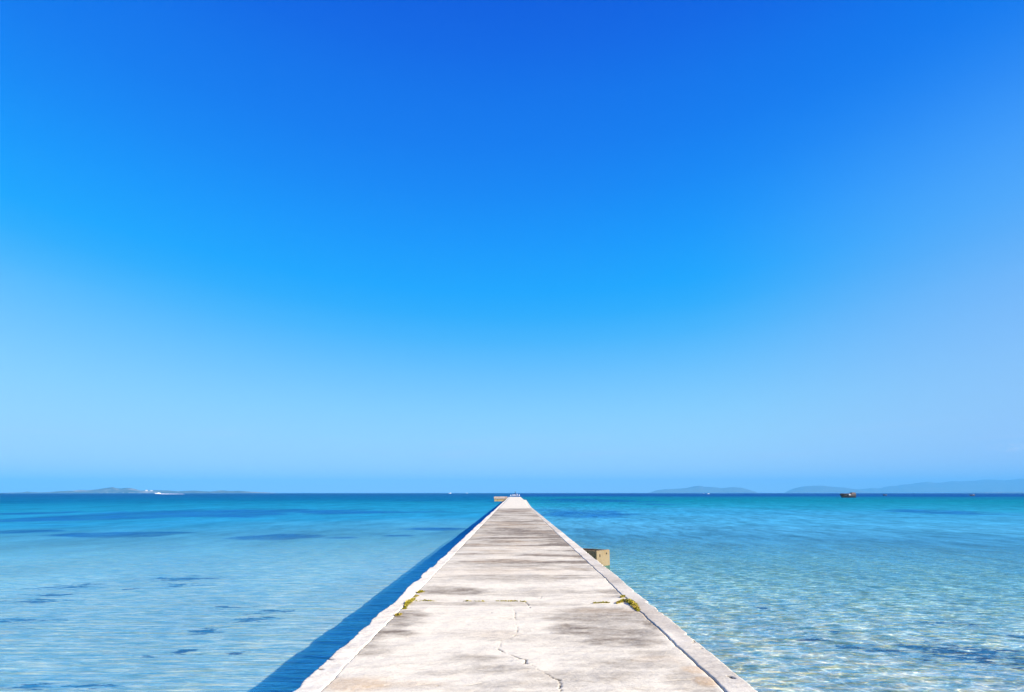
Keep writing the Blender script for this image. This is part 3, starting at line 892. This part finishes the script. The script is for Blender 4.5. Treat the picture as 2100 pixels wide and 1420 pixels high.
def land(name, Y, depth, prof, label, mat, seed, base=1011.5, rough=.18, n=260, rows=40):
    px_ = np.linspace(prof[0][0], prof[-1][0], n)
    top = np.interp(px_, [a for a, _ in prof], [base - b for _, b in prof])
    h = np.clip(top, 0, None) * Y * math.cos(PITCH) ** 2 / 1400.0
    v = np.linspace(0, 1, rows)
    X = np.repeat(((px_ - 1053) * Y * math.cos(PITCH) / 1400)[None], rows, 0)
    Yg = Y + depth * (v - .35)[:, None] + 0 * X
    X = X * (Yg / Y)
    bell = np.clip(1 - np.abs((v - .35) / np.where(v < .35, .36, .66)), 0, 1) ** .7
    sc_ = depth / 3.0
    nz = fbm(X / sc_, Yg / sc_, seed, 6, .55)
    rid = 1 - rough * 2 * np.abs(nz - .5) * 2
    Z = h[None] * bell[:, None] * rid
    Z = Z - 1.5
    o = link(name, grid_mesh(name, X, Yg, Z), mat); tag(o, label, kind='structure')
    return o, (px_, top)


LI = [(-80, 1011), (10, 1010), (40, 1009.5), (48, 1008.6), (54, 1006.8), (60, 1008.6), (80, 1009.4), (100, 1008.4), (125, 1005.8), (150, 1004.6), (160, 1004), (180, 1004.5), (195, 1002), (215, 999.5), (228, 998.3),
      (238, 999.8), (246, 1000), (256, 997.8), (264, 998.0), (275, 1000.4), (286, 1003.6), (300, 1004.6), (318, 1004.8), (345, 1005.6), (360, 1007), (400, 1005.6), (430, 1007.2), (450, 1005.2), (470, 1006.5), (490, 1006),
      (510, 1007.8), (540, 1009), (560, 1010.2), (585, 1011.6)]
land('island', 5000, 750, LI, 'low hazy island with a wooded hill and white houses', M_ISLE, 700)
land('island', 9500, 2000, [(1325, 1011.8), (1335, 1009.5), (1345, 1006), (1362, 1003.2), (1390, 1001.8), (1410, 1000), (1425, 996.6), (1435, 996), (1446, 998.4), (1468, 999.2), (1480, 1001), (1500, 999.2), (1522, 1000), (1536, 1004), (1546, 1007.5), (1556, 1011.8)],
     'small pale blue hilly island on the horizon', M_HILL, 720, rough=.10)
land('hills', 10000, 2200, [(1606, 1011.8), (1616, 1007), (1630, 1001.5), (1650, 997.4), (1672, 995.8), (1690, 996.4), (1712, 998.8), (1735, 1000.2), (1750, 1003), (1770, 1007), (1790, 1011.8)],
     'pale blue rounded hill on the horizon behind the fishing boat', M_HILL, 740, rough=.10)
land('hills', 11500, 2600, [(1735, 1011.8), (1752, 1003.5), (1772, 1002.8), (1790, 1000.2), (1802, 1001.5), (1825, 997), (1845, 995.8), (1852, 993.4), (1870, 992), (1885, 990), (1905, 987.5), (1920, 989.6), (1945, 987.6), (1955, 986.6), (1975, 987), (2005, 985.6),
                            (2020, 983), (2045, 983.5), (2062, 985), (2080, 983), (2100, 981), (2150, 984), (2250, 998), (2330, 1011)], 'far pale mountain range rising on the right', M_HILL, 760, rough=.08)
land('hills', 7500, 600, [(1945, 1011.8), (1970, 1010.4), (2000, 1010), (2040, 1009.2), (2100, 1008.4), (2200, 1008), (2300, 1011)], 'low blue spit of land below the right mountains', M_ISLE, 780, rough=.15)

# white houses on the island
M_HOUSE = simple_mat('white_render', (.78, .74, .68), .8, .08, .1)
M_ROOF = simple_mat('pale_roof', (.50, .42, .38), .8, .1, .1)
deps = bpy.context.evaluated_depsgraph_get()
isle = bpy.data.objects['island']
HG = 'white houses on the left island'


def house(px_, py_, w_, h_, label):
    Y = 5000 - 95
    X = far(px_, Y); z = max(2.0, (1011.5 - py_) * Y / 1464)
    t = empty('island_house', (X, Y, z - h_)); tag(t, label, 'house', HG)
    from_bm('wall', box_bm(-w_ / 2, w_ / 2, -6, 6, -25, h_), M_HOUSE, t)
    bm = bmesh.new(); a, hh = w_ / 2 + 1, h_ * .22
    v = [bm.verts.new(p) for p in ((-a, -7, h_ + .02), (a, -7, h_ + .02), (a, 7, h_ + .02), (-a, 7, h_ + .02), (-a * .5, 0, h_ + hh), (a * .5, 0, h_ + hh))]
    for f in ((0, 1, 5, 4), (2, 3, 4, 5), (1, 2, 5), (3, 0, 4), (3, 2, 1, 0)): bm.faces.new([v[i_] for i_ in f])
    from_bm('roof', bm, M_ROOF, t)


for px_, py_, w_, h_ in ((a_, b_, c_ * .62, d_ * .66) for a_, b_, c_, d_ in ((220, 1006.6, 26, 8), (233, 1007.0, 14, 6), (252, 1006.2, 14, 9), (265, 1006.0, 16, 10), (273, 1006.8, 22, 7), (282, 1007.2, 18, 6), (299, 1005.2, 18, 9), (309, 1006.0, 26, 12), (176, 1008.6, 20, 5),
                         (365, 1008.4, 34, 6), (385, 1009.0, 30, 5), (440, 1009.2, 28, 5), (505, 1010.2, 30, 5))):
    house(px_, py_, w_, h_, 'small white house among others on the far left island')

# ------------------------------------------------------------------ haze
M_HAZE, g, out = material('haze')
vol = g.new('ShaderNodeVolumePrincipled', {'Color': (.12, .505, .95, 1), 'Density': 0.000145, 'Anisotropy': -.05})
g.l.new(vol.outputs[0], out.inputs['Volume'])
o = from_bm('haze', box_bm(-14500, 14500, -14500, 14500, -14.0, 262.0), M_HAZE); tag(o, 'thin blue sea haze', kind='stuff')
